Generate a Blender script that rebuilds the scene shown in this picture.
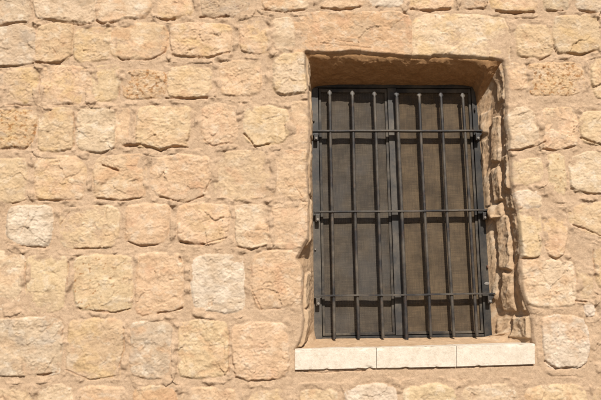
import bpy, bmesh, math, random
import numpy as np
from mathutils import Vector, Matrix, noise as mnoise

S = bpy.context.scene
for o in list(bpy.data.objects):
    bpy.data.objects.remove(o)

# ------------------------------------------------------------------ camera
F_PX, W_PX, H_PX = 611.0, 601.0, 400.0        # focal length and size in photo pixels
DIST, EYE = 2.75, 1.6
YAW, PITCH, ROLL = math.radians(3.1), math.radians(8.2), math.radians(0.75)
fw = Vector((math.sin(YAW)*math.cos(PITCH), math.cos(YAW)*math.cos(PITCH), math.sin(PITCH)))
r0 = Vector((math.cos(YAW), -math.sin(YAW), 0))
u0 = r0.cross(fw)
CR = r0*math.cos(ROLL) - u0*math.sin(ROLL)
CU = u0*math.cos(ROLL) + r0*math.sin(ROLL)
CP = Vector((0, -DIST, EYE))
cd = bpy.data.cameras.new('camera')
cam = bpy.data.objects.new('camera', cd)
S.collection.objects.link(cam)
m = Matrix((CR, CU, -fw)).transposed().to_4x4()
m.translation = CP
cam.matrix_world = m
cd.sensor_width = 36.0
cd.lens = 36.0*F_PX/W_PX
cd.clip_start, cd.clip_end = 0.05, 500
S.camera = cam
S.render.resolution_x, S.render.resolution_y = 1024, 682

# ------------------------------------------------------------------ light
TO_SUN = Vector((0.09, -1.0, 0.88)).normalized()
ELEV = math.asin(TO_SUN.z)
ROT = math.atan2(TO_SUN.x, TO_SUN.y)
world = bpy.data.worlds.new('World')
S.world = world
world.use_nodes = True
wn = world.node_tree
sky = wn.nodes.new('ShaderNodeTexSky')
sky.sky_type = 'NISHITA'
sky.sun_disc = False
sky.sun_elevation = ELEV
sky.sun_rotation = ROT
sky.dust_density = 2.0
bg = wn.nodes['Background']
bg.inputs['Strength'].default_value = 0.05
wn.links.new(sky.outputs[0], bg.inputs[0])
sd = bpy.data.lights.new('sun', 'SUN')
sd.energy = 4.6
sd.angle = math.radians(0.53)
sd.color = (1.0, 0.955, 0.88)
sun = bpy.data.objects.new('sun', sd)
S.collection.objects.link(sun)
sun.rotation_euler = TO_SUN.to_track_quat('Z', 'Y').to_euler()
S.view_settings.view_transform = 'Standard'
S.view_settings.look = 'None'
S.view_settings.gamma = 1
S.view_settings.use_curve_mapping = False
S.view_settings.exposure = 0.40

# ------------------------------------------------------------------ helpers
REV = 0.187                                    # depth of the window plane behind the wall face


def at(px, py, y=0.0):
    """photo pixel -> point on the plane at world depth y"""
    d = fw*F_PX + CR*(px-W_PX/2) + CU*(H_PX/2-py)
    t = (y-CP.y)/d.y
    return CP + d*t


def at_np(P, y=0.0):
    return np.array([(at(a, b, y).x, at(a, b, y).z) for a, b in P])


def proj(X, Y, Z):
    dx, dy, dz = X-CP.x, Y-CP.y, Z-CP.z
    k = dx*fw.x+dy*fw.y+dz*fw.z
    a = dx*CR.x+dy*CR.y+dz*CR.z
    b = dx*CU.x+dy*CU.y+dz*CU.z
    return W_PX/2+F_PX*a/k, H_PX/2-F_PX*b/k


def _hash(ix, iy, seed):
    h = (ix.astype(np.uint32)*np.uint32(374761393) + iy.astype(np.uint32)*np.uint32(668265263)
         + np.uint32((seed*2654435761) & 0xffffffff))
    h = (h ^ (h >> np.uint32(13)))*np.uint32(1274126177)
    h = h ^ (h >> np.uint32(16))
    return h


def gn(x, y, seed=0):
    """2-D gradient noise, about -1..1"""
    x0 = np.floor(x); y0 = np.floor(y)
    fx = (x-x0).astype(np.float32); fy = (y-y0).astype(np.float32)
    ix = x0.astype(np.int64); iy = y0.astype(np.int64)
    u = fx*fx*fx*(fx*(fx*6-15)+10); v = fy*fy*fy*(fy*(fy*6-15)+10)
    def g(a, b):
        h = _hash((ix+a) & 0xffffffff, (iy+b) & 0xffffffff, seed)
        an = h.astype(np.float32)*(6.2831853/4294967296.0)
        return np.cos(an)*(fx-a)+np.sin(an)*(fy-b)
    n = (g(0, 0)*(1-u)+g(1, 0)*u)*(1-v)+(g(0, 1)*(1-u)+g(1, 1)*u)*v
    return n*1.5


def fbm(x, y, oct=4, seed=0, gain=0.5, ridged=False):
    s = 0; a = 1.0; t = 0
    for i in range(oct):
        n = gn(x*2**i+17.3*i, y*2**i-9.1*i, seed+i*7)
        if ridged:
            n = 1-2*np.abs(n)
        s = s+a*n; t += a; a *= gain
    return s/t


def sstep(a, b, x):
    t = np.clip((x-a)/(b-a), 0, 1)
    return t*t*(3-2*t)


def chaikin(P, n=2):
    P = np.asarray(P, float)
    for _ in range(n):
        Q = np.roll(P, -1, 0)
        P = np.stack([P*.88+Q*.12, P*.12+Q*.88], 1).reshape(-1, 2)
    return P


def poly_sd(P, X, Z):
    """signed distance, positive inside"""
    d = np.full(X.shape, 1e9); ins = np.zeros(X.shape, bool)
    n = len(P)
    for i in range(n):
        ax, az = P[i]; bx, bz = P[(i+1) % n]
        ex, ez = bx-ax, bz-az
        L = ex*ex+ez*ez+1e-12
        t = np.clip(((X-ax)*ex+(Z-az)*ez)/L, 0, 1)
        d = np.minimum(d, (X-ax-t*ex)**2+(Z-az-t*ez)**2)
        c = ((az > Z) != (bz > Z)) & (X < (bx-ax)*(Z-az)/(bz-az+1e-12)+ax)
        ins ^= c
    d = np.sqrt(d)
    return np.where(ins, d, -d)


def seg_d(P, X, Z):
    d = np.full(X.shape, 1e9)
    for (ax, az), (bx, bz) in zip(P[:-1], P[1:]):
        ex, ez = bx-ax, bz-az
        t = np.clip(((X-ax)*ex+(Z-az)*ez)/(ex*ex+ez*ez+1e-12), 0, 1)
        d = np.minimum(d, (X-ax-t*ex)**2+(Z-az-t*ez)**2)
    return np.sqrt(d)


def lin(c):
    c = np.asarray(c, float)/255.0
    return np.where(c <= .04045, c/12.92, ((c+.055)/1.055)**2.4)


def link(name, me, parent=None):
    o = bpy.data.objects.new(name, me)
    S.collection.objects.link(o)
    if parent is not None:
        o.parent = parent
    return o


def grid_mesh(name, V, Fq, col, mat, parent, smooth=True):
    """V (n,3), Fq (m,4) -> mesh object with only the used vertices"""
    used = np.unique(Fq)
    remap = np.full(len(V), -1, np.int64); remap[used] = np.arange(len(used))
    V2 = V[used].astype(np.float32); F2 = remap[Fq].astype(np.int32)
    me = bpy.data.meshes.new(name)
    me.vertices.add(len(V2)); me.vertices.foreach_set('co', V2.ravel())
    me.loops.add(F2.size); me.loops.foreach_set('vertex_index', F2.ravel())
    me.polygons.add(len(F2))
    me.polygons.foreach_set('loop_start', np.arange(len(F2), dtype=np.int32)*4)
    me.polygons.foreach_set('loop_total', np.full(len(F2), 4, np.int32))
    me.polygons.foreach_set('use_smooth', np.full(len(F2), smooth, bool))
    me.update(calc_edges=True)
    if col is not None:
        ca = me.color_attributes.new('stone_colour', 'FLOAT_COLOR', 'POINT')
        c4 = np.ones((len(used), 4), np.float32); c4[:, :3] = col[used]
        ca.data.foreach_set('color', c4.ravel())
    me.materials.append(mat)
    me.validate()
    return link(name, me, parent)


# ------------------------------------------------------------------ materials
def new_mat(name):
    mt = bpy.data.materials.new(name); mt.use_nodes = True
    nt = mt.node_tree
    return mt, nt, nt.nodes['Principled BSDF']


def N(nt, t, **kw):
    n = nt.nodes.new(t)
    for k, v in kw.items():
        if hasattr(n, k):
            setattr(n, k, v)
        else:
            n.inputs[k].default_value = v
    return n


def noise_node(nt, vec, scale, detail=4, rough=.6):
    n = nt.nodes.new('ShaderNodeTexNoise')
    n.inputs['Scale'].default_value = scale
    n.inputs['Detail'].default_value = detail
    n.inputs['Roughness'].default_value = rough
    nt.links.new(vec, n.inputs['Vector'])
    return n.outputs['Fac']


def ramp(nt, fac, stops):
    r = nt.nodes.new('ShaderNodeValToRGB')
    el = r.color_ramp.elements
    while len(el) < len(stops):
        el.new(0.5)
    for e, (p, c) in zip(el, stops):
        e.position = p; e.color = (*c, 1) if len(c) == 3 else c
    nt.links.new(fac, r.inputs[0])
    return r.outputs[0]


def mixc(nt, mode, fac, a, b):
    mx = nt.nodes.new('ShaderNodeMix'); mx.data_type = 'RGBA'; mx.blend_type = mode
    if isinstance(fac, float): mx.inputs[0].default_value = fac
    else: nt.links.new(fac, mx.inputs[0])
    for s, v in ((6, a), (7, b)):
        if isinstance(v, tuple): mx.inputs[s].default_value = (*v, 1)
        else: nt.links.new(v, mx.inputs[s])
    return mx.outputs[2]


def stone_material(name, attr=True, base=(.5, .37, .24), bump=.0016, grain=.16):
    mt, nt, b = new_mat(name)
    tc = nt.nodes.new('ShaderNodeTexCoord').outputs['Object']
    if attr:
        a = nt.nodes.new('ShaderNodeAttribute'); a.attribute_name = 'stone_colour'
        c = a.outputs['Color']
    else:
        c = base
    n1 = noise_node(nt, tc, 55, 6, .68)
    n2 = noise_node(nt, tc, 320, 4, .7)
    n3 = noise_node(nt, tc, 14, 5, .6)
    g = 1+grain
    c = mixc(nt, 'MULTIPLY', 1.0, c, ramp(nt, n1, [(.28, (1-grain*1.2, 1-grain*1.35, 1-grain*1.5)), (.5, (1, 1, 1)), (.75, (g*.97, g*.97, g*.98))]))
    c = mixc(nt, 'MULTIPLY', 1.0, c, ramp(nt, n2, [(.3, (.82, .80, .78)), (.48, (1, 1, 1)), (.7, (1.10, 1.10, 1.11))]))
    c = mixc(nt, 'MULTIPLY', 1.0, c, ramp(nt, n3, [(.3, (.93, .91, .89)), (.6, (1.03, 1.03, 1.04))]))
    if not attr:                                  # rubbed-in sand and dirt
        c = mixc(nt, 'MULTIPLY', 1.0, c, ramp(nt, noise_node(nt, tc, 6.5, 7, .7), [(.32, (.93, .89, .83)), (.46, (1, 1, 1))]))
    nt.links.new(c, b.inputs['Base Color'])
    b.inputs['Roughness'].default_value = .92
    b.inputs['Specular IOR Level'].default_value = .18
    mu = nt.nodes.new('ShaderNodeMath'); mu.operation = 'MULTIPLY_ADD'
    nt.links.new(n1, mu.inputs[0]); mu.inputs[1].default_value = 1.6
    nt.links.new(n2, mu.inputs[2])
    bp = nt.nodes.new('ShaderNodeBump')
    bp.inputs['Strength'].default_value = .85
    bp.inputs['Distance'].default_value = bump
    nt.links.new(mu.outputs[0], bp.inputs['Height'])
    nt.links.new(bp.outputs[0], b.inputs['Normal'])
    return mt


def metal_material(name, col, rough=.5, spec=.5, rust=.25, dust=.3, scale=1.0):
    mt, nt, b = new_mat(name)
    tc = nt.nodes.new('ShaderNodeTexCoord').outputs['Object']
    n1 = noise_node(nt, tc, 38*scale, 6, .7)
    n2 = noise_node(nt, tc, 9*scale, 5, .65)
    n3 = noise_node(nt, tc, 210*scale, 3, .7)
    c = mixc(nt, 'MIX', ramp(nt, n1, [(.52, (0, 0, 0)), (.72, (rust,)*3)]), tuple(col), (.11, .055, .03))
    c = mixc(nt, 'MIX', ramp(nt, n2, [(.42, (0, 0, 0)), (.7, (dust,)*3)]), c, (.26, .21, .15))
    c = mixc(nt, 'MULTIPLY', 1.0, c, ramp(nt, n3, [(.3, (.8, .8, .8)), (.7, (1.15, 1.15, 1.15))]))
    nt.links.new(c, b.inputs['Base Color'])
    b.inputs['Roughness'].default_value = rough
    b.inputs['Specular IOR Level'].default_value = spec
    bp = nt.nodes.new('ShaderNodeBump'); bp.inputs['Strength'].default_value = .5
    bp.inputs['Distance'].default_value = .0006
    nt.links.new(n1, bp.inputs['Height']); nt.links.new(bp.outputs[0], b.inputs['Normal'])
    return mt


M_WALL = stone_material('rough_limestone_and_mortar')
M_SLAB = stone_material('cut_cream_limestone', attr=False, base=(.585, .51, .415), bump=.0012, grain=.13)
M_BAR = metal_material('dusty_grey_painted_iron', (.020, .018, .018), .55, .4, .4, .35)
M_FRAME = metal_material('dark_steel_window_frame', (.014, .0135, .0135), .6, .35, .2, .25)
M_STILE = metal_material('sunlit_toned_grey_steel', (.038, .035, .033), .6, .35, .25, .35)  # lighter copy of the frame steel, sunlight on the stiles put into its colour
M_SASH = metal_material('brown_black_sash', (.022, .019, .017), .6, .3, .2, .4)
M_PALE = metal_material('bare_worn_metal', (.19, .17, .15), .55, .5, .3, .3)
M_RUST = metal_material('rusty_bolt', (.16, .075, .045), .7, .3, .6, .2)


def screen_material(name, tint, up):
    mt, nt, b = new_mat(name)
    tc = nt.nodes.new('ShaderNodeTexCoord').outputs['Object']
    sp = nt.nodes.new('ShaderNodeSeparateXYZ'); nt.links.new(tc, sp.inputs[0])
    def threads(axis, freq):
        # threads of the weave, uneven in weight
        mp = nt.nodes.new('ShaderNodeMapping')
        nt.links.new(tc, mp.inputs[0])
        mp.inputs['Scale'].default_value = (freq, 1, freq*.035) if axis == 0 else (freq*.035, 1, freq)
        n = nt.nodes.new('ShaderNodeTexNoise'); n.inputs['Scale'].default_value = 1
        n.inputs['Detail'].default_value = 2
        nt.links.new(mp.outputs[0], n.inputs['Vector'])
        return n.outputs['Fac']
    a = threads(0, 420); c_ = threads(2, 420)
    ad = nt.nodes.new('ShaderNodeMath'); ad.operation = 'ADD'
    nt.links.new(a, ad.inputs[0]); nt.links.new(c_, ad.inputs[1])
    hf = nt.nodes.new('ShaderNodeMath'); hf.operation = 'MULTIPLY'; hf.inputs[1].default_value = .5
    nt.links.new(ad.outputs[0], hf.inputs[0])
    big = noise_node(nt, tc, 5, 5, .6)
    col = ramp(nt, hf.outputs[0], [(.36, (.084, .070, .054)), (.5, (.096, .080, .062)), (.64, (.108, .091, .071))])
    col = mixc(nt, 'MULTIPLY', 1.0, col, ramp(nt, big, [(.3, (.75, .77, .82)), (.65, (1.2, 1.15, 1.05))]))
    col = mixc(nt, 'MULTIPLY', 1.0, col, tint)
    mot = noise_node(nt, tc, 11, 5, .65)
    col = mixc(nt, 'MULTIPLY', 1.0, col, ramp(nt, mot, [(.35, (.72, .72, .74)), (.62, (1.15, 1.13, 1.1))]))
    col = mixc(nt, 'MIX', ramp(nt, big, [(.45, (0, 0, 0)), (.62, (up, up, up))]), col, (.066, .066, .068))
    nt.links.new(col, b.inputs['Base Color'])
    b.inputs['Roughness'].default_value = .85
    b.inputs['Specular IOR Level'].default_value = .2
    tr = nt.nodes.new('ShaderNodeBsdfTransparent')
    mx = nt.nodes.new('ShaderNodeMixShader')
    al = ramp(nt, hf.outputs[0], [(.36, (.66,)*3), (.5, (.76,)*3), (.62, (.86,)*3)])
    nt.links.new(al, mx.inputs[0]); nt.links.new(tr.outputs[0], mx.inputs[1]); nt.links.new(b.outputs[0], mx.inputs[2])
    nt.links.new(mx.outputs[0], nt.nodes['Material Output'].inputs[0])
    return mt


M_SCREENS = [screen_material('grey_dusty_insect_screen', (.98, .94, .90), .5), screen_material('brown_dusty_insect_screen', (1.12, .96, .77), .15)]
M_GLASS, nt_, b_ = new_mat('dusty_dark_glass')
b_.inputs['Base Color'].default_value = (.03, .035, .045, 1)
b_.inputs['Roughness'].default_value = .12
b_.inputs['Specular IOR Level'].default_value = .6
M_DARK, nt_, b_ = new_mat('unlit_plaster_inside')
b_.inputs['Base Color'].default_value = (.12, .10, .08, 1); b_.inputs['Roughness'].default_value = .95
M_GROUND = stone_material('dry_sandy_ground', attr=False, base=(.16, .12, .085), bump=.004, grain=.2)

# ------------------------------------------------------------------ ground
me = bpy.data.meshes.new('ground')
me.from_pydata([(-80, -80, 0), (80, -80, 0), (80, 80, 0), (-80, 80, 0)], [], [(0, 1, 2, 3)])
me.materials.append(M_GROUND)
g = link('ground', me); g['kind'] = 'structure'; g['label'] = 'dry sandy ground in front of the stone wall'

# ------------------------------------------------------------------ masonry
# every stone as traced from the photograph: (type, prominence, outline in photo pixels)
# types: s sand, p peach, c cream, w white, y yellow, g grey-tan, r rust-pitted, d dark pitted
ST = [
 # course 0
 ('g',.8,[(-20,-25),(28,-22),(29,8),(27,20),(15,22),(-15,25)]),
 ('c',.8,[(36,-20),(92,-22),(94,6),(93,18),(86,22),(60,20),(40,15),(35,4)]),
 ('c',1,[(98,-20),(150,-22),(152,2),(148,11),(125,16),(104,24),(97,18)]),
 ('p',1,[(160,-24),(192,-20),(193,3),(189,14),(172,18),(159,17)]),
 ('d',1,[(200,-22),(248,-20),(249,2),(246,9),(228,16),(204,14)]),
 ('c',.8,[(262,-20),(308,-22),(307,5),(303,9),(285,10),(265,8)]),
 ('p',.9,[(320,-24),(363,-22),(363,2),(358,6),(340,8),(322,6)]),
 ('w',.7,[(368,-20),(403,-20),(404,2),(398,6),(371,6)]),
 ('p',1,[(408,-22),(452,-22),(452,3),(447,8),(421,10),(407,4)]),
 ('d',.8,[(461,-20),(486,-20),(487,3),(482,8),(464,7)]),
 ('p',1,[(492,-22),(534,-20),(536,4),(532,11),(501,11),(491,6)]),
 ('g',.8,[(541,-20),(567,-22),(568,4),(563,9),(546,10)]),
 ('g',1,[(574,-22),(622,-22),(622,12),(600,12),(577,8)]),
 # course 1
 ('g',.9,[(-16,28),(18,25),(32,33),(36,47),(31,60),(12,65),(-16,66)]),
 ('s',.9,[(40,30),(58,23),(71,26),(73,36),(69,52),(60,61),(38,62),(36,45)]),
 ('s',.6,[(76,33),(90,28),(109,28),(110,45),(106,58),(81,62),(74,54)]),
 ('s',1,[(113,31),(133,23),(160,25),(169,36),(163,50),(150,58),(121,58),(111,50)]),
 ('p',1,[(172,27),(194,23),(227,26),(231,38),(227,51),(205,57),(176,55),(171,42)]),
 ('p',.8,[(240,23),(262,22),(269,36),(270,50),(256,53),(242,50)]),
 ('c',1,[(274,21),(288,18),(295,26),(294,46),(287,53),(275,48),(272,34)]),
 ('s',.7,[(515,29),(522,25),(548,26),(552,48),(541,58),(519,55)]),
 ('s',1,[(553,31),(560,18),(586,15),(598,24),(598,47),(581,54),(557,51)]),
 ('g',.7,[(603,18),(640,16),(640,50),(604,50)]),
 # course 2
 ('d',.8,[(-28,72),(1,72),(3,84),(1,100),(-28,102)]),
 ('s',.8,[(5,73),(29,68),(38,74),(37,92),(26,103),(7,103)]),
 ('p',.9,[(42,73),(60,66),(87,69),(91,86),(86,102),(52,103),(41,95)]),
 ('y',.7,[(93,71),(117,64),(120,80),(112,99),(95,102)]),
 ('r',.9,[(122,74),(140,70),(164,74),(166,88),(159,97),(127,98)]),
 ('s',.9,[(168,73),(195,65),(211,71),(210,88),(204,97),(171,97)]),
 ('p',.8,[(220,66),(235,61),(259,62),(261,88),(245,96),(223,93)]),
 ('c',1,[(274,64),(286,54),(304,53),(306,70),(306,92),(281,94),(272,84)]),
 ('p',.5,[(509,64),(525,64),(527,88),(510,90)]),
 ('r',.8,[(528,67),(549,63),(577,64),(584,82),(571,94),(533,95)]),
 ('y',.8,[(592,62),(625,58),(625,98),(600,98),(591,82)]),
 # course 3
 ('r',1,[(-22,112),(18,109),(34,113),(36,127),(29,145),(-20,147)]),
 ('s',.8,[(40,113),(58,108),(72,112),(73,146),(52,152),(39,147)]),
 ('c',1,[(77,114),(95,108),(113,110),(115,143),(101,152),(85,151),(78,136)]),
 ('p',.7,[(117,110),(128,109),(128,138),(125,145),(116,143)]),
 ('y',1,[(137,117),(145,108),(190,107),(189,130),(184,145),(168,146),(160,150),(149,145),(138,144)]),
 ('p',.8,[(202,112),(215,104),(235,109),(237,136),(217,145),(203,141)]),
 ('y',1,[(245,110),(268,106),(285,114),(289,133),(271,143),(256,146),(244,134)]),
 ('p',.7,[(291,104),(308,102),(307,138),(294,144)]),
 ('c',1,[(506,113),(524,107),(536,119),(538,138),(521,148),(507,149)]),
 ('p',.7,[(543,111),(569,108),(578,124),(575,144),(559,149),(545,146)]),
 ('y',.9,[(579,121),(586,113),(625,112),(625,146),(600,144),(583,138)]),
 # course 4
 ('s',.8,[(-24,162),(24,159),(27,178),(26,196),(12,202),(-22,202)]),
 ('p',1,[(36,161),(60,156),(82,160),(85,180),(79,198),(41,199),(35,181)]),
 ('s',1,[(95,166),(106,158),(142,155),(146,178),(142,197),(119,199),(96,195)]),
 ('p',1,[(152,167),(172,155),(203,157),(211,172),(206,189),(190,200),(165,196),(152,183)]),
 ('s',.5,[(214,167),(230,152),(260,152),(269,168),(265,194),(240,200),(217,195)]),
 ('p',.5,[(272,157),(296,151),(307,152),(307,196),(290,200),(271,197)]),
 ('y',.6,[(512,163),(539,158),(543,173),(530,184),(513,183)]),
 ('y',.7,[(548,157),(561,155),(566,176),(562,196),(550,195)]),
 ('c',.9,[(571,165),(589,153),(625,152),(625,195),(588,192),(571,187)]),
 ('w',.7,[(513,194),(526,190),(541,194),(539,206),(517,209)]),
 # course 5
 ('w',1,[(8,212),(22,206),(47,207),(53,223),(46,246),(20,245),(9,234)]),
 ('y',.9,[(62,215),(75,207),(109,207),(119,216),(117,234),(112,246),(75,248),(61,239)]),
 ('p',1,[(128,208),(145,204),(168,207),(169,230),(160,243),(141,244),(126,239)]),
 ('p',1,[(178,212),(190,204),(228,206),(227,233),(212,244),(186,242),(178,234)]),
 ('c',1,[(236,208),(250,205),(266,208),(267,244),(250,248),(237,246)]),
 ('p',.6,[(272,207),(298,203),(308,205),(308,232),(298,247),(277,248)]),
 ('y',.9,[(520,214),(528,208),(538,212),(541,235),(537,256),(524,257),(520,236)]),
 ('p',.7,[(545,218),(564,213),(567,238),(557,258),(549,250),(544,232)]),
 ('s',.9,[(570,212),(585,203),(625,204),(625,240),(600,236),(586,229),(571,224)]),
 ('s',.8,[(594,250),(625,246),(625,290),(597,284)]),
 ('s',.5,[(-40,212),(-4,210),(-2,244),(-38,246)]),
 # course 6
 ('c',1,[(-20,253),(14,252),(24,262),(23,283),(14,304),(-20,311)]),
 ('y',.9,[(28,259),(50,256),(65,260),(67,285),(56,309),(36,312),(27,294)]),
 ('y',1,[(75,264),(86,256),(127,257),(131,283),(131,306),(115,311),(81,307),(75,289)]),
 ('p',1,[(138,261),(150,253),(179,256),(182,284),(182,307),(160,312),(141,314),(136,290)]),
 ('w',1,[(194,264),(206,256),(239,256),(244,284),(243,304),(229,313),(197,305),(192,284)]),
 ('p',1,[(253,267),(262,253),(289,251),(301,263),(303,288),(298,305),(261,308),(252,290)]),
 ('c',1,[(522,268),(536,260),(569,264),(576,288),(570,304),(546,308),(530,301),(523,286)]),
 ('s',.5,[(577,271),(592,266),(592,298),(582,298)]),
 ('w',.9,[(584,303),(593,302),(594,315),(585,316)]),
 ('s',.5,[(602,300),(640,298),(640,340),(603,342)]),
 # course 7
 ('g',1,[(-18,326),(16,320),(46,318),(62,326),(61,350),(56,373),(20,375),(-18,374)]),
 ('s',.9,[(70,326),(86,320),(114,320),(124,329),(122,351),(116,374),(91,378),(68,369)]),
 ('g',.8,[(133,326),(150,322),(171,328),(170,352),(165,377),(145,377),(129,370),(131,346)]),
 ('y',.9,[(180,327),(200,320),(225,325),(228,350),(226,371),(200,378),(180,374)]),
 ('p',1,[(232,332),(250,323),(280,325),(287,344),(289,368),(275,378),(251,380),(236,372)]),
 ('w',1,[(543,321),(555,316),(576,319),(586,328),(589,345),(586,354),(578,366),(556,368),(545,360)]),
 ('s',.5,[(602,350),(640,348),(640,384),(603,384)]),
 # course 8
 ('s',.5,[(-20,391),(26,388),(31,402),(29,425),(-18,428)]),
 ('c',.8,[(38,393),(59,384),(72,395),(72,425),(40,427)]),
 ('p',.6,[(78,394),(92,386),(124,390),(126,425),(80,428)]),
 ('s',.7,[(134,393),(160,385),(175,393),(176,425),(136,428)]),
 ('p',.9,[(183,396),(197,388),(231,392),(238,408),(234,430),(186,430)]),
 ('s',.5,[(250,397),(283,390),(291,425),(252,428)]),
 ('s',.5,[(300,393),(334,389),(340,426),(302,430)]),
 ('w',.7,[(346,389),(382,384),(396,392),(396,426),(350,430)]),
 ('y',.7,[(404,390),(438,384),(455,393),(455,425),(408,430)]),
 ('c',.7,[(463,391),(505,384),(516,394),(515,425),(466,430)]),
 ('y',.6,[(526,391),(570,384),(586,394),(581,425),(529,430)]),
 ('s',.6,[(594,392),(640,386),(640,428),(598,428)]),
]
LINTELS = [('l',1,[(298,17),(312,14),(360,13),(396,12),(408,20),(410,36),(408,58),(350,60),(298,60),(296,34)]),
           ('L',1,[(417,22),(428,16),(470,15),(500,20),(508,34),(507,50),(506,66),(440,66),(414,62),(415,38)])]
OPEN = [(306,52.5),(330,53),(352,52.5),(380,55),(410,57),(430,57.5),(433,55.5),(460,57),(490,59),(503,61),
        (505,72),(506,90),(506,120),(509,140),(508,150),(510,165),(511,185),(514,200),(518,215),(519,235),
        (521,258),(519,270),(521,290),(526,305),(531,315),(532,335),(534,346),
        (415,348),(296,350),
        (301,343),(303,335),(305,320),(303,306),(303,290),(304,275),(303,266),(298,259),(303,250),(309,240),(309.5,225),(309.5,205),
        (309,190),(308.5,160),(310,140),(311,120),(310,100),(308,80),(306.5,65)]
CRACKS = [  # (depth mm, half width px, polyline)
 (20,1.3,[(0,26),(12,24),(26,22)]), (12,.9,[(60,23),(80,25),(92,24)]), (22,1.5,[(97,21),(104,25),(113,23)]), (22,1.7,[(157,18),(166,20),(174,19)]),
 (18,1.4,[(200,17),(214,18),(229,16)]), (12,.9,[(262,10),(284,12),(305,10)]), (22,1.4,[(321,8),(340,10),(360,7)]), (20,1.6,[(411,9),(430,11),(450,9)]),
 (14,1.0,[(464,9),(486,9)]), (24,1.7,[(496,11),(515,13),(534,12)]), (16,1.1,[(545,11),(563,11)]), (26,1.8,[(577,10),(590,12),(606,14)]),
 (14,1.0,[(0,67),(18,66),(36,63),(60,64)]), (10,.8,[(36,62),(60,63),(72,55)]), (12,.9,[(114,55),(122,60),(150,60),(165,52),(168,38)]),
 (10,.9,[(175,56),(205,59),(230,52)]), (12,.9,[(520,57),(540,60),(551,55)]), (22,1.5,[(566,53),(580,55),(597,50)]), (10,.9,[(553,45),(556,52)]),
 (18,1.3,[(166,98),(185,99),(207,98)]), (8,.8,[(7,105),(36,106),(60,105),(90,105)]), (10,.8,[(39,76),(41,96)]), (10,.8,[(119,72),(119,96)]),
 (12,1.1,[(36,128),(33,142),(24,149),(0,149)]), (9,.8,[(74,112),(74,146)]), (10,.8,[(85,152),(101,154),(114,148)]), (24,1.8,[(123,146),(140,145),(152,148),(161,151),(172,147),(188,147)]),
 (18,1.2,[(244,134),(255,147),(274,143)]), (8,.9,[(204,140),(212,146),(228,143)]), (16,1.1,[(507,151),(521,150),(537,146),(545,142)]), (20,1.4,[(543,149),(558,151),(575,146)]),
 (16,1.1,[(581,138),(595,143),(606,146)]), (10,.9,[(12,204),(26,200)]), (14,1.0,[(36,200),(60,201),(78,200)]), (16,1.1,[(97,198),(119,201),(142,198)]),
 (18,1.4,[(103,165),(111,168),(119,171)]), (14,1.0,[(160,197),(185,203),(203,196)]), (10,.9,[(205,192),(211,180)]), (14,1.1,[(571,189),(588,194),(606,194)]),
 (10,.8,[(20,246),(45,248)]), (14,1.0,[(74,249),(112,248)]), (16,1.1,[(128,242),(141,246),(158,245)]), (24,1.7,[(181,242),(190,244),(204,244)]), (10,.8,[(204,244),(226,238)]),
 (16,1.2,[(238,247),(250,250),(266,246)]), (16,1.1,[(522,259),(538,258)]), (14,1.0,[(572,225),(585,229),(600,236)]), (10,.8,[(548,256),(558,260)]),
 (14,1.1,[(80,309),(115,313),(130,309)]), (18,1.3,[(158,313),(170,312),(182,308)]), (16,1.3,[(180,258),(181,262)]), (10,.9,[(25,262),(26,290)]), (8,.8,[(68,262),(68,285)]),
 (8,.8,[(253,292),(261,309),(280,309)]), (18,1.3,[(575,301),(583,302),(586,302)]), (10,.8,[(593,250),(594,276)]),
 (22,1.4,[(37,375),(46,375),(56,373)]), (10,.8,[(63,330),(61,352)]), (12,1.0,[(124,328),(124,350),(119,366)]), (22,1.5,[(545,362),(556,369),(576,367)]),
 (10,.8,[(229,328),(229,372)]), (10,.8,[(250,381),(275,380)]), (8,.7,[(66,370),(90,380),(116,376)]),
 (10,.7,[(296,371),(320,373),(344,371),(366,371)]), (8,.7,[(400,368),(456,367),(500,366),(534,365)]),
 (8,.7,[(296,188),(302,197)]), (9,.8,[(300,200),(307,203)]), (6,.6,[(320,43),(345,46),(372,48)]), (6,.6,[(335,40),(352,43)]), (7,.6,[(60,225),(70,212)]),
 (6,.6,[(20,236),(28,220),(30,210)]), (6,.7,[(52,47),(58,55)]), (7,.7,[(186,52),(200,48)]), (6,.6,[(80,214),(86,222)]), (7,.6,[(105,217),(108,208)]),
]
COL = {'s': (230,198,155), 'p': (238,202,160), 'c': (237,208,169), 'w': (239,216,185), 'y': (234,204,159), 'g': (225,198,162),
       'r': (229,194,149), 'd': (217,188,153), 'l': (230,190,146), 'L': (237,208,167)}
MORTAR = (219, 187, 150)
ALB = 0.60                                     # displayed sunlit colour -> base colour

rng = np.random.default_rng(5)
a = at(-22, -16); b = at(W_PX+22, H_PX+18); c2 = at(-22, H_PX+18); d2 = at(W_PX+22, -16)
fx0, fx1 = min(a.x, c2.x), max(b.x, d2.x)
fz0, fz1 = min(b.z, c2.z), max(a.z, d2.z)
STEP = 0.0030


def axis(lo, f0, f1, hi):
    mid = np.arange(f0, f1, STEP)
    def grow(start, end, sg):
        out = []; p = start; s = STEP
        while (end-p)*sg > 0:
            s = min(s*1.07, .014); p += s*sg; out.append(p)
        return out
    return np.array(grow(f0, lo, -1)[::-1]+list(mid)+grow(mid[-1], hi, 1))


xs = axis(-3.4, fx0, fx1, 3.8)
zs = axis(-0.02, fz0, fz1, 3.7)
X, Z = np.meshgrid(xs, zs)                     # [iz, ix]
print('wall grid', X.shape)

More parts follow.
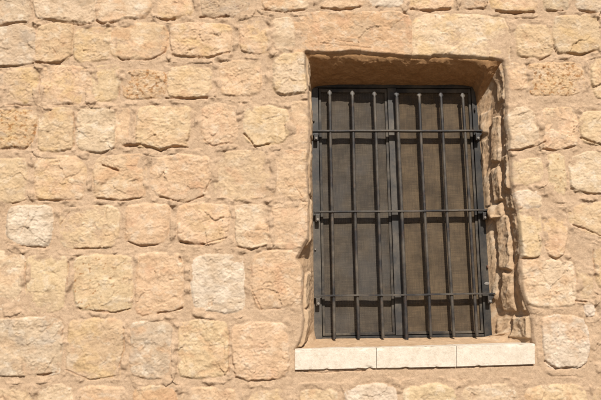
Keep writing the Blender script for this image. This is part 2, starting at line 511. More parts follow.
# mortar surface
H = 0.0040*fbm(X*5, Z*5, 3, 1) + 0.0024*fbm(X*22, Z*30, 4, 2) + 0.0009*fbm(X*110, Z*110, 3, 3)
H -= .0022*sstep(.34, .6, fbm(X*60, Z*70, 3, 5, .6))*sstep(-.2, .4, gn(X*6, Z*6, 6))
H += .0030*sstep(.30, .5, fbm(X*33, Z*40, 3, 7, .6))*sstep(0, .4, gn(X*5, Z*5, 8))
mvar = fbm(X*7, Z*7, 4, 11)
mvar2 = fbm(X*40, Z*55, 4, 12)
H += .00035*rng.standard_normal(X.shape)
C = np.empty(X.shape+(3,), np.float32)
mc = lin(MORTAR)*ALB
C[:] = mc
C *= (1+.07*mvar[..., None]*np.array([1, 1.1, 1.25])) * (1+.09*mvar2[..., None]) * (1+.05*rng.standard_normal(X.shape)[..., None])
warpx = 0.0050*fbm(X*16, Z*16, 3, 21)+.0022*gn(X*75, Z*75, 23)
warpz = 0.0050*fbm(X*16, Z*16, 3, 22)+.0022*gn(X*75, Z*75, 24)
R1 = fbm(X*30, Z*36, 5, 31, .6)
R2 = fbm(X*75, Z*75, 4, 32, .6)
R3 = fbm(X*13, Z*13, 3, 33)
SM = fbm(X*13+5, Z*13, 3, 35)
TN = fbm(X*11+warpx*300, Z*15, 4, 36, .55)*5.0      # broken layers: stepped flakes
TF = TN-np.floor(TN)
TER = (np.floor(TN)+sstep(.0, .22, TF))/5.0
MK = np.zeros(X.shape, np.float32)
LBL = np.zeros(X.shape, np.int8)


def put_stone(typ, p, P, label=0):
    P = chaikin(P, 1)
    cen = P.mean(0); P = cen+(P-cen)*1.045
    lo = P.min(0)-.03; hi = P.max(0)+.03
    i0, i1 = np.searchsorted(xs, [lo[0], hi[0]]); j0, j1 = np.searchsorted(zs, [lo[1], hi[1]])
    if i1-i0 < 2 or j1-j0 < 2:
        return
    sl = (slice(j0, j1), slice(i0, i1))
    x = X[sl]; z = Z[sl]
    xq, zq = x+warpx[sl]*1.25, z+warpz[sl]*1.25
    pl, ph = P.min(0), P.max(0); ctr_ = (pl+ph)/2; hf_ = (ph-pl)/2-.011
    sk = rng.normal()*.03
    qa = np.abs(xq-ctr_[0]+(zq-ctr_[1])*sk)-hf_[0]; qb = np.abs(zq-ctr_[1]-(xq-ctr_[0])*sk*.5)-hf_[1]
    bsd = .011-(np.hypot(np.maximum(qa, 0), np.maximum(qb, 0))+np.minimum(np.maximum(qa, qb), 0))-.001
    wb = .25 if typ in 'lL' else .42
    sdv = poly_sd(P, xq, zq)*(1-wb)+bsd*wb+.0022
    size = (hi-lo-.06)
    R = min(size)/2
    hgt = (.0040+.0065*rng.random())*p
    edge = .006+.012*rng.random()
    t = np.clip(sdv/edge, -1, 1)
    prof = np.where(t > 0, 1-(1-t)**2.2, 2.2*t)
    hs = hgt*1.05*prof
    ta = rng.random()*6.283; tl = .0022*rng.random()*p
    # chipped facets
    dxn = (x-cen[0])/R; dzn = (z-cen[1])/R
    nc = int(rng.integers(7, 20)); bd = np.full(x.shape, 1e9); cell = np.zeros(x.shape)
    xw = x+.011*gn(x*24, z*24, 501)+.004*gn(x*80, z*80, 503); zw = z+.011*gn(x*24, z*24, 502)+.004*gn(x*80, z*80, 504)
    stx = rng.uniform(.7, 1.4)
    for _ in range(nc):
        qx = cen[0]+rng.uniform(-1, 1)*size[0]*.55; qz = cen[1]+rng.uniform(-1, 1)*size[1]*.55
        a_ = rng.normal()*.0008; gx_, gz_ = np.clip(rng.normal(size=2), -1.6, 1.6)*.052
        d_ = ((xw-qx)*stx)**2+(zw-qz)**2
        cell = np.where(d_ < bd, a_+gx_*(xw-qx)+gz_*(zw-qz), cell); bd = np.minimum(bd, d_)
    fac = np.full(x.shape, 1e3)
    for k in range(rng.integers(5, 9)):
        an = rng.random()*6.283; s = .0025+.0065*rng.random(); o_ = hgt*(.75+.6*rng.random())+.002
        wob = .0012*gn(x*30+k*5.1, z*30-k*3.3, 40+k)
        fac = np.minimum(fac, o_+s*.5 - s*(dxn*math.cos(an)+dzn*math.sin(an))+wob)
    fac = np.maximum(fac, hgt*.3)
    hs = np.minimum(hs, fac)+np.where(t > 0, tl*(dxn*math.cos(ta)+dzn*math.sin(ta)-.35*dzn), 0)*np.clip(t*2, 0, 1)
    rough = (.35+.55*rng.random())*(1.35 if typ in 'rd' else 1.0)
    if typ in 'lL': rough = .55
    inner = sstep(-.2, .5, t)
    hs = hs + inner*cell*(.25+rough*.6)
    hs = hs + inner*(rough*(.0022*R1[sl]+.0012*R2[sl])+(.5+.5*rough)*(.0042*R3[sl]+.0072*TER[sl]))
    hs = hs + inner*.0012*np.minimum(0, fbm(x*18+cen[0]*9, z*18, 3, int(rng.integers(1000)), .5))*2
    if typ in 'rd':
        pit = fbm(x*95, z*95, 2, 77); hs -= inner*.004*sstep(.28, .5, pit)
    # groove where the mortar meets the stone
    hm = H[sl] - .0020*p*np.exp(-(sdv/.006)**2)*(.5+.9*sstep(-.3, .5, gn(x*14, z*14, 61)))
    smear = (typ not in 'lL')*sstep(-.12, .45, SM[sl])*np.exp(-(np.maximum(sdv, 0)/.017)**2)
    hm = hm+smear*.0070
    k = .0016
    mx = np.maximum(hm, hs)+k*np.exp(-np.abs(hm-hs)/k)*.3
    H[sl] = np.where(sdv > -.03, mx, H[sl])
    msk = sstep(-.0008, .0016, hs-hm)
    # colour
    base = lin(COL[typ])*ALB*(1+.028*rng.standard_normal())*(1+.005*rng.standard_normal(3))
    v1 = fbm(x*9+cen[1]*31, z*9, 4, int(rng.integers(1000)))
    v2 = fbm(x*30, z*26+cen[0]*17, 4, int(rng.integers(1000)), .6)
    v3 = fbm(x*16, z*20+cen[0]*9, 5, int(rng.integers(1000)), .65)
    cc = base[None, None]*np.ones(x.shape+(1,))
    cc = cc*(1+.10*v2[..., None])*(1+v1[..., None]*np.array([.03, .06, .11]))
    pale = sstep(.06, .30, v3)[..., None]*(.65 if typ in 'wcgLd' else .38)
    cc = cc*(1-pale)+lin((247, 228, 197))*ALB*pale
    wm = sstep(-.05, .30, fbm(x*8+cen[0]*7, z*10, 4, int(rng.integers(1000)), .6))[..., None]*rng.uniform(.25, .75)
    cc = cc*(1-wm)+lin([(228, 184, 138), (232, 196, 140), (214, 184, 146)][int(rng.integers(3))])*ALB*wm
    if typ in 'psl':
        pk = sstep(.1, .5, fbm(x*11, z*11, 3, int(rng.integers(1000))))[..., None]*.30
        cc = cc*(1-pk)+lin((222, 168, 128))*ALB*pk
    if typ in 'rd' or (typ == 'y' and rng.random() < .4):
        th = .13 if typ == 'r' else .30
        sp = sstep(th, th+.16, fbm(x*48, z*48, 3, int(rng.integers(1000)), .6))[..., None]*.75
        tint = lin((182, 128, 72)) if typ != 'd' else lin((150, 118, 96))
        cc = cc*(1-sp)+tint*ALB*sp
    if typ in 'gd':
        gy = sstep(.0, .4, fbm(x*14+3, z*14, 4, int(rng.integers(1000))))[..., None]*.5
        cc = cc*(1-gy)+lin((200, 182, 158))*ALB*gy*1.0
    # a rim of mortar smeared over the stone's edge
    C[sl] = C[sl]*(1-msk[..., None])+cc*msk[..., None]
    MK[sl] = np.maximum(MK[sl], msk)
    if label:
        LBL[sl] = np.where(sdv > -.004, label, LBL[sl])


for typ, p, P in ST:
    put_stone(typ, p, at_np(P))
for i, (typ, p, P) in enumerate(LINTELS):
    put_stone(typ, p, at_np(P), i+1)

# courses carried on beyond the traced part
def random_block(x0, x1, z0, z1):
    z = z0
    while z < z1-.06:
        hh = rng.uniform(.17, .25); hh = min(hh, z1-z)
        x = x0+rng.uniform(0, .05)
        while x < x1-.08:
            ww = rng.uniform(.12, .27)
            if x+ww > x1: ww = x1-x
            if ww < .07: break
            j = lambda s: rng.uniform(-s, s)
            x_a, x_b, z_a, z_b = x+.018, x+ww-.018, z+.018, z+hh-.018
            q = .02
            P = [(x_a+j(.01), z_a+q), (x_a+q+j(q), z_a+j(.008)), ((x_a+x_b)/2, z_a+j(.01)), (x_b-q+j(q), z_a+j(.008)), (x_b+j(.01), z_a+q*1.5),
                 (x_b+j(.01), z_b-q*1.5), (x_b-q+j(q), z_b+j(.008)), ((x_a+x_b)/2, z_b+j(.01)), (x_a+q+j(q), z_b+j(.008)), (x_a+j(.01), z_b-q)]
            put_stone(rng.choice(list('sspppccywgr')), rng.uniform(.6, 1), np.array(P))
            x += ww
        z += hh


zl = at(0, 428).z; zt = at(300, -26).z
xl = at(-30, 200).x; xr = at(632, 200).x
random_block(-3.4, 3.8, 0.0, zl-.01)
random_block(-3.4, 3.8, zt+.01, 3.68)
random_block(-3.4, xl-.005, zl-.01, zt+.01)
random_block(xr+.012, 3.8, zl-.01, zt+.01)

# cracks and deep gaps under the stones
pxm = DIST/F_PX
for dep, hw, P in CRACKS:
    Q = at_np(P); w = hw*pxm*.62
    lo = Q.min(0)-.03; hi = Q.max(0)+.03
    i0, i1 = np.searchsorted(xs, [lo[0], hi[0]]); j0, j1 = np.searchsorted(zs, [lo[1], hi[1]])
    sl = (slice(j0, j1), slice(i0, i1)); x = X[sl]; z = Z[sl]
    d = seg_d(Q, x+warpx[sl]*.8, z+warpz[sl]*.8)
    wv = w*(1+.75*gn(x*26, z*26, 91)); wv = np.maximum(wv, w*.15)
    g_ = np.exp(-(d/wv)**2.4)*sstep(-.75, .1, gn(x*17, z*17, 93))
    H[sl] -= dep*.001*g_*.72
    C[sl] *= (1-.25*g_[..., None]*np.array([.6, .9, 1.1]))   # colour darker and browner along the gap

# opening
def roughen(P, seed=300):
    Q = np.vstack([P, P[:1]]); L = np.r_[0, np.cumsum(np.linalg.norm(np.diff(Q, axis=0), axis=1))]
    n = int(L[-1]/.004); q = np.linspace(0, L[-1], n, endpoint=False)
    R_ = np.stack([np.interp(q, L, Q[:, k]) for k in (0, 1)], 1)
    t_ = np.roll(R_, -4, 0)-np.roll(R_, 4, 0); t_ /= np.linalg.norm(t_, axis=1)[:, None]
    w_ = .0045*fbm(q*13, q*0+.37, 2, seed)+.0012*gn(q*37, q*0+.21, seed+1)*sstep(-.3, .6, gn(q*5, q*0+.3, seed+3))
    return R_+np.stack([t_[:, 1], -t_[:, 0]], 1)*w_[:, None]


OP = roughen(at_np(OPEN))
pad = .05
i0, i1 = np.searchsorted(xs, [OP[:, 0].min()-pad, OP[:, 0].max()+pad]); j0, j1 = np.searchsorted(zs, [OP[:, 1].min()-pad, OP[:, 1].max()+pad])
sl = (slice(j0, j1), slice(i0, i1))
osd = np.full(X.shape, -1.0)
ow = .0018
osd[sl] = poly_sd(OP, X[sl], Z[sl])
YW = -H
rw = .0075+.004*gn(X*12, Z*12, 72)
wt = np.exp(-(np.maximum(-osd, 0)/rw)**2)
YW = YW*(1-wt)+(.014+.003*gn(X*40, Z*40, 71))*wt
inside = osd > 0
V = np.stack([X, YW, Z], -1)
# snap the first ring of inner vertices to the outline
jj, ii = np.nonzero(inside & (osd < .006))
for j, i in zip(jj, ii):
    p = np.array([X[j, i], Z[j, i]])
    A = OP; B = np.roll(OP, -1, 0); e = B-A
    t = np.clip(((p-A)*e).sum(1)/(e*e).sum(1), 0, 1)
    q = A+e*t[:, None]; k = np.argmin(((q-p)**2).sum(1))
    V[j, i] = (q[k][0], .020, q[k][1])
ny, nx = X.shape
idx = np.arange(ny*nx).reshape(ny, nx)
quads = np.stack([idx[:-1, :-1], idx[:-1, 1:], idx[1:, 1:], idx[1:, :-1]], -1)
allin = inside[:-1, :-1] & inside[:-1, 1:] & inside[1:, 1:] & inside[1:, :-1]
flabel = np.where(allin, -1, LBL[:-1, :-1])
V = V.reshape(-1, 3); CC = C.reshape(-1, 3)

# reveal: a rough ring from the outline back to the window
def resample(P, n):
    P = np.vstack([P, P[:1]]); L = np.r_[0, np.cumsum(np.linalg.norm(np.diff(P, axis=0), axis=1))]
    s = np.linspace(0, L[-1], n, endpoint=False)
    return np.stack([np.interp(s, L, P[:, k]) for k in (0, 1)], 1)


BACK_T = [(311.5,93),(313,88),(317,86),(340,84.5),(370,84.5),(400,85),(440,85),(464,85),(472,87),(475,93)]
BACK_R = [(476.5,108),(478,130),(480.5,160),(483,190),(485,220),(487,250),(489,280),(491,310),(492.5,331),(493,337)]
BACK_B = [(470,337.5),(415,338),(360,338.5),(316,339)]
BACK_L = [(314.5,330),(314.2,300),(313.6,250),(312.8,200),(312,150),(311.5,110)]
FT, FR, FB, FL = OPEN[:10], OPEN[9:27], OPEN[26:29], OPEN[28:]+OPEN[:1]


def side(P, n, closed=False):
    P = np.array(P, float); L = np.r_[0, np.cumsum(np.linalg.norm(np.diff(P, axis=0), axis=1))]
    s = np.linspace(0, L[-1], n, endpoint=False)
    return np.stack([np.interp(s, L, P[:, k]) for k in (0, 1)], 1)


nt_s, nr_s, nb_s, nl_s = 330, 460, 330, 440
front = np.vstack([side(FT, nt_s), side(FR, nr_s), side(FB, nb_s), side(FL, nl_s)])
back = np.vstack([side(BACK_T+BACK_R[:1], nt_s), side(BACK_R+BACK_B[:1], nr_s), side(BACK_B+BACK_L[:1], nb_s), side(BACK_L+BACK_T[:1], nl_s)])
fw_ = at_np(front); bw_ = at_np(back, REV)
ctr = fw_.mean(0)
# push the front of the ring a little outwards under the wall's lip
tan = np.roll(fw_, -3, 0)-np.roll(fw_, 3, 0); tan /= np.linalg.norm(tan, axis=1)[:, None]
nrm = np.stack([-tan[:, 1], tan[:, 0]], 1)
nrm *= np.sign(((fw_-ctr)*nrm).sum(1))[:, None]
for _ in range(12):
    nrm = (np.roll(nrm, 1, 0)+nrm*2+np.roll(nrm, -1, 0))/4
nrm /= np.linalg.norm(nrm, axis=1)[:, None]
fw_ = fw_+nrm*.0015
for k in range(n_f := len(fw_)):                # follow the chipped edge of the wall face
    d_ = ((OP-fw_[k])**2).sum(1); fw_[k] = OP[np.argmin(d_)]
for _ in range(2):
    fw_ = (np.roll(fw_, 1, 0)+fw_*2+np.roll(fw_, -1, 0))/4
fw_ = fw_+nrm*.0015
nv = 84
v = np.linspace(0, 1.12, nv)
n_s = len(front)
side_id = np.r_[np.zeros(nt_s), np.ones(nr_s), np.full(nb_s, 2), np.full(nl_s, 3)].astype(int)
Vv, Si = np.meshgrid(v, np.arange(n_s), indexing='ij')
pw = np.array([.55, 1.9, 1.0, 1.0])[side_id]
pw = np.convolve(np.r_[pw[-20:], pw, pw[:20]], np.ones(41)/41, 'valid')[Si]
Wv = Vv**pw                                     # the jamb's outer stones stand back, its inner ones slope to the window
sagx = fw_[Si, 0]*(1-Wv)+bw_[Si, 0]*Wv
sagz = fw_[Si, 1]*(1-Wv)+bw_[Si, 1]*Wv
ry = .012+(REV-.012)*Vv
arc = np.r_[0, np.cumsum(np.linalg.norm(np.diff(fw_, axis=0), axis=1))][Si]
dep = ry
amp = np.array([.75, 1.0, .35, .5])[side_id]
kern = np.ones(31)/31
amp = np.convolve(np.r_[amp[-15:], amp, amp[:15]], kern, 'valid')[Si]
disp = amp*(.012*fbm(arc*13, dep*11, 3, 201)+.0035*fbm(arc*30, dep*30, 4, 202, .55, ridged=True)+.0020*fbm(arc*90, dep*90, 3, 203))
pxx, pyy = proj(sagx, ry, sagz)
isr = (side_id[Si] == 1)
# individual stones, lumps and hollows seen on the right jamb (centre, radii in photo pixels, mm)
LUMPS = [(494.5,210,4,6,15), (486,128,3.5,6,8), (497,296,4,5,10), (502,128,4.5,24,-8), (511,240,6.5,26,-9), (519,288,6,22,-12), (499,312,5,10,-8), (488,275,2.0,30,5), (484.5,180,1.8,26,5)]
for cx, cz, ra, rb, mm in LUMPS:
    q = ((pxx-cx)/ra)**2+((pyy-cz)/rb)**2
    disp = disp+isr*mm*.00115*np.exp(-q**1.6)
def jamb_block(sid, y0_, y1_, d0, d1, h, seed):
    z1_ = at(505, y0_, .08).z; z0_ = at(515, y1_, .08).z
    rg = np.random.default_rng(seed)
    wz_ = sagz+.006*fbm(dep*22+seed, arc*18, 3, 401+seed); wd_ = dep+.006*fbm(arc*20, dep*22+seed, 3, 431+seed)
    cz, cdp = (z0_+z1_)/2, (d0+d1)/2
    tw = rg.uniform(-.25, .25)
    az = np.abs(wz_-cz+(wd_-cdp)*tw)-(z1_-z0_)/2+.010
    ad = np.abs(wd_-cdp+(wz_-cz)*rg.uniform(-.15, .15))-(d1-d0)/2+.010
    sd_ = .010-(np.hypot(np.maximum(az, 0), np.maximum(ad, 0))+np.minimum(np.maximum(az, ad), 0))
    t_ = np.clip(sd_/.012, 0, 1)
    an = rg.random()*6.28
    tilt = 1+.35*((wz_-cz)/(z1_-z0_)*math.sin(an)+(wd_-cdp)/(d1-d0)*math.cos(an))
    flk = np.floor(fbm(arc*16+seed, dep*26, 3, 450)*4)/4
    return (side_id[Si] == sid)*(1-(1-t_)**2)*(h*tilt+.0025*flk+.0035*fbm(arc*22, dep*28, 3, 470+seed)), (side_id[Si] == sid)*np.clip(sd_/.006, 0, 1)


JB = [(64,104,.004,.085,.010), (111,150,.000,.050,.006), (157,191,.006,.060,.012), (196,211,.000,.070,.008), (214,258,.000,.060,.006),
      (262,310,.000,.055,.008), (316,338,.000,.110,.020),
      (108,131,.125,.180,.012), (116,162,.062,.120,.021), (166,201,.075,.135,.019), (203,217,.085,.160,.024), (214,270,.068,.140,.022),
      (273,312,.065,.130,.020), (318,337,.120,.175,.013), (222,296,.148,.190,.007), (136,204,.138,.190,.007)]
jm = np.zeros(RXs := sagx.shape)
for q_, (ya, yb, da, db, hh_) in enumerate(JB):
    a_, m_ = jamb_block(1, ya, yb, da, db, hh_, q_)
    disp = np.maximum(disp, 0*disp-.02)*(1-m_*.0)+a_; jm = np.maximum(jm, m_)
for q_, (ya, yb, da, db, hh_) in enumerate([(62,92,.0,.09,.008), (96,140,.0,.08,.010), (146,196,.0,.09,.009), (200,246,.0,.08,.009), (270,304,.02,.1,.012), (306,342,.0,.09,.014)]):
    a_, m_ = jamb_block(3, ya, yb, da, db, hh_, 40+q_)
    disp = disp+a_; jm = np.maximum(jm, m_)
flk_t = np.floor(fbm(arc*9, dep*16, 3, 480)*4)/4
disp = disp+(side_id[Si] == 0)*.007*flk_t
ease = sstep(0, .10, Vv)*(1-.65*sstep(.86, 1.0, Vv))
disp = disp*ease
RX = sagx-nrm[Si, 0]*disp*.85; RZ = sagz-nrm[Si, 1]*disp*.85
RY = ry-disp*.5*ease
rc = np.ones(RX.shape+(3,))*lin((219, 184, 143))*ALB
r1 = fbm(arc*12, dep*14, 4, 211); r2 = fbm(arc*45, dep*50, 4, 212, .6)
rc *= (1+.10*r1[..., None]*np.array([.6, 1, 1.4]))*(1+.14*r2[..., None])
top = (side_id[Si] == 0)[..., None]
rc = np.where(top, rc*np.array([.86, .73, .57]), rc)      # shade under the lintels put into the colour, darker and browner
rc = rc*(1-.0*jm[..., None])+0; st_ = (jm*sstep(-.4, .3, fbm(arc*8, dep*8, 3, 215)))[..., None]*.6; rc = rc*(1-st_)+lin((232, 202, 162))*ALB*st_
pale_r = (sstep(.05, .3, fbm(arc*20, dep*22, 4, 213))*isr)[..., None]*.5
rc = rc*(1-pale_r)+lin((226, 204, 172))*ALB*pale_r
VR = np.stack([RX, RY, RZ], -1).reshape(-1, 3)
ridx = np.arange(nv*n_s).reshape(nv, n_s)
rn = np.roll(ridx, -1, 1)
rq = np.stack([ridx[:-1], rn[:-1], rn[1:], ridx[1:]], -1)+len(V)
jx = at(412, 58).x
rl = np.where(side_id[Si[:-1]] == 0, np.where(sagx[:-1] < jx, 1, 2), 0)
off = len(V)
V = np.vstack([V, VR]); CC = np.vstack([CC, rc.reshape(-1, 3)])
# body of the wall: sides, top and back
zb0, zb1, xb0, xb1 = zs[0], zs[-1], xs[0], xs[-1]
TH = .55
body = []
off2 = len(V)
bcol = lin(MORTAR)*ALB
def skirt(ids):
    global V, CC
    ids = np.asarray(ids); base = len(V)
    P = V[ids].copy(); P[:, 1] = TH
    V = np.vstack([V, P]); CC = np.vstack([CC, np.tile(bcol, (len(P), 1))])
    k = np.arange(len(ids)-1)
    return np.stack([ids[k], ids[k+1], base+k+1, base+k], -1)
body = np.vstack([skirt(idx[0, ::4]), skirt(idx[-1, ::4][::-1]), skirt(idx[:, 0][::-4]), skirt(idx[:, -1][::4])])
base = len(V)
V = np.vstack([V, [[xb0, TH, zb0], [xb1, TH, zb0], [xb1, TH, zb1], [xb0, TH, zb1]]]); CC = np.vstack([CC, np.tile(bcol, (4, 1))])
body = np.vstack([body, [[base+1, base, base+3, base+2]]])

wall = bpy.data.objects.new('stone_wall', None)
S.collection.objects.link(wall)
wall['category'] = 'stone wall'; wall['kind'] = 'thing'
wall['label'] = 'sunlit wall of rough beige limestone blocks in thick sandy mortar with a deep window opening'
CC = CC*np.array([1.0, 1.01, 1.075])
CC = np.clip(CC, 0, .9).astype(np.float32)
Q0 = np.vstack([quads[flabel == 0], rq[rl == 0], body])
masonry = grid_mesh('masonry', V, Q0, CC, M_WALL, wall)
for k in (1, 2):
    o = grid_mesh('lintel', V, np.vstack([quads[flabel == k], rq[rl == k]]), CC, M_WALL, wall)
    o['label'] = ('long ochre lintel stone over the window\'s left half', 'pale flaking lintel stone over the window\'s right half')[k-1]


# ------------------------------------------------------------------ mesh building blocks
class MB:
    def __init__(s): s.bm = bmesh.new()

    def box(s, x0, x1, y0, y1, z0, z1, bev=.0, jit=0.0):
        vs = [s.bm.verts.new((x, y, z)) for x in (x0, x1) for y in (y0, y1) for z in (z0, z1)]
        f = [s.bm.faces.new([vs[i] for i in q]) for q in ((0, 1, 3, 2), (4, 6, 7, 5), (0, 4, 5, 1), (2, 3, 7, 6), (0, 2, 6, 4), (1, 5, 7, 3))]
        if bev:
            es = list({e for q in f for e in q.edges})
            bmesh.ops.bevel(s.bm, geom=es, offset=bev, segments=2, affect='EDGES', profile=.6)
        return s

    def tube(s, pts, rads, n=14, flat=None, cap=True):
        rings = []
        for i, (p, r) in enumerate(zip(pts, rads)):
            p = Vector(p)
            a = Vector(pts[max(i-1, 0)]); b = Vector(pts[min(i+1, len(pts)-1)])
            t = (b-a).normalized()
            u = t.cross(Vector((0, 1, 0)))
            if u.length < .1: u = t.cross(Vector((1, 0, 0)))
            u.normalize(); w = t.cross(u).normalized()
            fx, fy = (1, 1) if flat is None else flat[i]
            rings.append([s.bm.verts.new(p+u*math.cos(2*math.pi*k/n)*r*fx+w*math.sin(2*math.pi*k/n)*r*fy) for k in range(n)])
        for A, B in zip(rings[:-1], rings[1:]):
            for k in range(n):
                s.bm.faces.new((A[k], A[(k+1) % n], B[(k+1) % n], B[k]))
        if cap:
            s.bm.faces.new(rings[0][::-1]); s.bm.faces.new(rings[-1])
        return s

    def prism(s, P, y0, y1, bev=0):
        """P: list of (x, z)"""
        A = [s.bm.verts.new((x, y0, z)) for x, z in P]; B = [s.bm.verts.new((x, y1, z)) for x, z in P]
        n = len(P)
        f = [s.bm.faces.new(A), s.bm.faces.new(B[::-1])]
        for k in range(n):
            f.append(s.bm.faces.new((A[k], B[k], B[(k+1) % n], A[(k+1) % n])))
        if bev:
            es = list({e for q in f for e in q.edges})
            bmesh.ops.bevel(s.bm, geom=es, offset=bev, segments=2, affect='EDGES', profile=.6)
        return s

    def build(s, name, mat, parent=None, smooth=False):
        bmesh.ops.recalc_face_normals(s.bm, faces=s.bm.faces[:])
        me = bpy.data.meshes.new(name); s.bm.to_mesh(me); s.bm.free()
        me.materials.append(mat)
        for p in me.polygons: p.use_smooth = smooth
        if smooth:
            me.set_sharp_from_angle(angle=math.radians(40))
        return link(name, me, parent)


# ------------------------------------------------------------------ sill of three cut slabs
SILL = [((295,349.3),(376.35,347.8),(376.35,368.2),(295,370)), ((376.7,347.8),(456.3,346),(456.3,366.8),(376.7,368.2)), ((456.65,346),(535,343.8),(535,364.2),(456.65,366.7))]
for q in SILL:
    P = [(at(a_, b_, -.011).x, at(a_, b_, -.011).z) for a_, b_ in q]
    mb = MB(); mb.prism(P, -.011, .07, .0012)
    bmesh.ops.subdivide_edges(mb.bm, edges=[e for e in mb.bm.edges if e.calc_length() > .05], cuts=13, use_grid_fill=True)
    bmesh.ops.subdivide_edges(mb.bm, edges=mb.bm.edges[:], cuts=3, use_grid_fill=True)
    for vtx in mb.bm.verts:
        c_ = vtx.co
        zt_ = P[0][1]+(P[1][1]-P[0][1])*(c_.x-P[0][0])/(P[1][0]-P[0][0]); zb_ = P[3][1]+(P[2][1]-P[3][1])*(c_.x-P[3][0])/(P[2][0]-P[3][0])
        dt, db_ = zt_-c_.z, c_.z-zb_
        e_ = min(dt, db_)
        n1 = mnoise.noise(c_*38); n2 = mnoise.noise(c_*120)
        c_.y += .0006*n1+.0003*n2
        if c_.y < .004 and e_ < .012:               # worn and chipped arrises
            chip = max(0, n1-.18+.35*n2)*(1-e_/.012)
            c_.y += .012*chip; c_.z += (-1 if dt < db_ else 1)*.006*chip
    mb.build('sill_slab', M_SLAB, wall, True)

# ------------------------------------------------------------------ window (part of the wall) and its pieces
yF = REV                                       # front of the window frame
def wx(px, py, y): return at(px, py, y).x
def wz(px, py, y): return at(px, py, y).z
zTop = wz(395, 84, yF)+.03; zBot = wz(400, 337.5, yF)-.004
xL = wx(313, 220, yF)-.012; xR = wx(484.5, 220, yF)+.004
xLi = wx(320.3, 210, yF); xRi = wx(477.6, 210, yF)
FD = .05
mb = MB()
mb.box(xRi, xR, yF-.004, yF+FD, zBot, zTop, .0015)
mb.box(xL, xRi+.001, yF-.001, yF+FD, zTop-.05, zTop, .0015)
mb.box(xLi-.001, xRi+.001, yF+.001, yF+FD, zBot+.0005, zBot+.013, .0015)
xm0, xm1 = wx(391.5, 210, yF), wx(400.5, 210, yF)
window = mb.build('window', M_FRAME, wall)
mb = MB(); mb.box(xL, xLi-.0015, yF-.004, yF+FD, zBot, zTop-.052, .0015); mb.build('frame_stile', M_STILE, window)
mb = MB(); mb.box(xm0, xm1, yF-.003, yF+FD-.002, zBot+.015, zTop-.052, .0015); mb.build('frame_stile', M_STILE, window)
window['label'] = 'dark steel window with brown mesh screens, set deep in the opening'
# sashes: thin frames round each screen
zS0, zS1 = zBot+.017, zTop-.053
for (a0, a1) in ((xLi+.002, xm0-.002), (xm1+.002, xRi-.002)):
    mb = MB(); y0, y1 = yF+.004, yF+.024; w = .012
    mb.box(a0, a0+w, y0, y1, zS0, zS1, .001); mb.box(a1-w, a1, y0, y1, zS0, zS1, .001)
    mb.box(a0+w, a1-w, y0+.001, y1, zS0, zS0+.012, .001); mb.box(a0+w, a1-w, y0+.001, y1, zS1-.02, zS1, .001)
    mb.build('sash', M_SASH, window)
    # screen: slightly bellied cloth of mesh
    me = bpy.data.meshes.new('insect_screen')
    gx, gz = 30, 60; vs = []; fs = []
    for j in range(gz+1):
        for i in range(gx+1):
            u, t = i/gx, j/gz
            bel = .0022*math.sin(math.pi*u)*math.sin(math.pi*t)*(1+.6*math.sin(7*t+3*a0)) + .0008*math.sin(23*u+9*t)
            vs.append((a0+.008+u*(a1-a0-.016), yF+.013-bel, zS0+.008+t*(zS1-zS0-.018)))
    for j in range(gz):
        for i in range(gx):
            k = j*(gx+1)+i; fs.append((k, k+1, k+gx+2, k+gx+1))
    me.from_pydata(vs, [], fs); me.materials.append(M_SCREENS[0 if a0 < xm0 else 1])
    for p in me.polygons: p.use_smooth = True
    sc = link('insect_screen', me, window)
    # glazing bars and glass behind the screen
    mb = MB(); zc = zS1-(zS1-zS0)*.36; xc = (a0+a1)/2
    mb.box(a0+w, a1-w, yF+.028, yF+.044, zc-.008, zc+.008, .001)
    mb.box(xc-.007, xc+.007, yF+.027, yF+.043, zS0+.012, zS1-.02, .001)
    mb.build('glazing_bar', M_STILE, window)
    mb = MB(); mb.box(a0+.004, a1-.004, yF+.034, yF+.038, zS0+.004, zS1-.004)
    mb.build('glass_pane', M_GLASS, window)
# small fittings
def fitting(name, px, py, w, h, d, mat, y=yF-.004):
    p = at(px, py, y); mb = MB()
    mb.tube([(p.x, y-d, p.z), (p.x, y-d*.8, p.z), (p.x, y+.004, p.z)], [w*.35, w*.5, w*.5], 10, [(1, h/w)]*3)
    return mb.build(name, mat, window, True)
fitting('bolt_head', 313.6, 121, .012, .010, .010, M_SASH)
fitting('bolt_head', 315.2, 249.5, .009, .008, .010, M_PALE)
fitting('bolt_head', 487, 267, .018, .008, .014, M_RUST)
fitting('bolt_head', 486.8, 283.5, .014, .026, .002, M_PALE)
fitting('bolt_head', 474.5, 110, .020, .009, .012, M_SASH)

# ------------------------------------------------------------------ iron grille
GY = REV-.034                                  # plane of the upright bars
grille = bpy.data.objects.new('window_grille', None)
gp = at(400, 338, GY); grille.location = gp
S.collection.objects.link(grille)
grille['category'] = 'window grille'
grille['label'] = 'dark iron grille of seven upright round bars and three flat crossbars across the window'


def relink(o):
    if o.parent is grille:
        o.matrix_parent_inverse = Matrix.Translation(-gp)
    return o


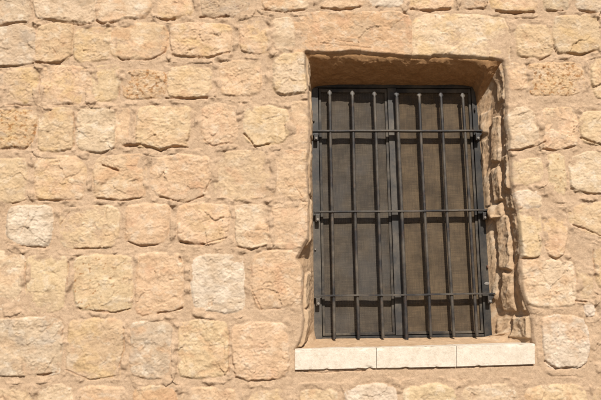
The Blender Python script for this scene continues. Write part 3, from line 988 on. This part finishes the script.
PLATES = [(312.5,131.2, 484.8,131.0), (314,212.2, 491.5,210.2), (314.6,296.0, 497,293.6)]
for (ax, ay, bx, by) in PLATES:
    A = at(ax, ay, GY); B = at(bx, by, GY)
    mb = MB()
    n = 24; hw, ht = .0130, .0040
    vs = []
    for i in range(n+1):
        t = i/n; x = A.x+(B.x-A.x)*t
        z = A.z+(B.z-A.z)*t+.0007*math.sin(9*t+ax)+.0004*math.sin(31*t)
        yy = GY+.0006*math.sin(13*t+ay)
        ring = [(x, yy-hw, z-ht+.0006), (x, yy-hw+.0006, z-ht), (x, yy+hw, z-ht), (x, yy+hw, z+ht), (x, yy-hw+.0006, z+ht), (x, yy-hw, z+ht-.0006)]
        vs.append([mb.bm.verts.new(q) for q in ring])
    for P_, Q_ in zip(vs[:-1], vs[1:]):
        for k in range(6):
            mb.bm.faces.new((P_[k], P_[(k+1) % 6], Q_[(k+1) % 6], Q_[k]))
    mb.bm.faces.new(vs[0]); mb.bm.faces.new(vs[-1][::-1])
    relink(mb.build('crossbar', M_BAR, grille, False))
TOPX = [329.8, 352.2, 374.4, 396.8, 419.2, 440.8, 462.8]
BOTX = [334.4, 358.6, 383.2, 406.8, 430.8, 453.8, 477.2]
BOTY = [339, 338.6, 338, 339.4, 336.8, 336.6, 336.2]
TOPY = [96, 96.5, 97, 97, 97.5, 98, 98.5]
rnd = random.Random(3)
for k in range(7):
    r = .0078 if k != 3 else .0094
    tp = at(TOPX[k], TOPY[k], GY); bt = at(BOTX[k], BOTY[k], GY)
    n = 26; pts = []; rr = []
    for i in range(n+1):
        t = i/n
        pts.append((bt.x+(tp.x-bt.x)*t+.0009*math.sin(6*t+k*1.7), GY+.0007*math.sin(5*t+k), bt.z+(tp.z-bt.z)*t))
        rr.append(r*(1+.03*math.sin(17*t+k)))
    pts.insert(0, (pts[0][0], pts[0][1], pts[0][2]-.0015)); rr.insert(0, r*.75)
    mb = MB(); mb.tube(pts, rr, 16)
    bar = relink(mb.build('upright_bar', M_BAR, grille, True))
    # forged spear bud
    x, y, z = pts[-1]
    L = .036
    prof = [(0, .9, 1), (.12, .8, .9), (.30, 1.5, .75), (.42, 1.85, .6), (.55, 1.65, .5), (.75, 1.1, .4), (.92, .35, .3), (1, .08, .1)]
    mb = MB(); mb.tube([(x, y, z-.002+L*a_) for a_, _, _ in prof], [r*.88]*len(prof), 14, [(b_2, c_) for _, b_2, c_ in prof])
    relink(mb.build('spear_tip', M_BAR, bar, True)); 
    # weld collars where the bar passes the crossbars
    for (ax, ay, bx, by) in PLATES:
        zc = at(ax+(bx-ax)*.5, ay+(by-ay)*.5, GY).z
        t = (zc-bt.z)/(tp.z-bt.z); xc = bt.x+(tp.x-bt.x)*t
        A = at(ax, ay, GY); B = at(bx, by, GY); zc = A.z+(B.z-A.z)*(xc-A.x)/(B.x-A.x)
        mb = MB(); mb.tube([(xc, GY, zc-.0055), (xc, GY, zc-.003), (xc, GY, zc+.0032), (xc, GY, zc+.0055)], [r*1.02, r*1.16, r*1.16, r*1.0], 14)
        relink(mb.build('weld_collar', M_BAR, bar, True))
for (ax, ay, bx, by) in PLATES:
    B = at(bx, by, GY); mb = MB()
    mb.prism([(B.x-.040, B.z-.0034), (B.x-.006, B.z-.0034), (B.x-.026, B.z-.026), (B.x-.036, B.z-.026)], GY-.003, GY+.003, .0006)
    relink(mb.build('gusset', M_BAR, grille))
# lugs that hold the crossbars to the window frame
for i, (ax, ay, bx, by) in enumerate(PLATES):
    for s_, (px, py) in enumerate(((ax+3.5, ay+3), ((477.5, 484.5, 489.5)[i], by+3))):
        p = at(px, py, GY)
        mb = MB()
        z0 = p.z+.008
        mb.box(p.x-.010, p.x+.010, GY-.006, GY+.012, z0-.040, z0-.004, .002)
        mb.box(p.x-.007, p.x+.007, GY+.012, yF+.001, z0-.038, z0-.012, .002)
        lug = relink(mb.build('mounting_lug', M_BAR, grille))
        mb = MB(); mb.tube([(p.x, GY-.012, z0-.030), (p.x, GY-.010, z0-.030), (p.x, GY-.004, z0-.030)], [.004, .0065, .0068], 8)
        relink(mb.build('bolt', M_PALE, lug, True))
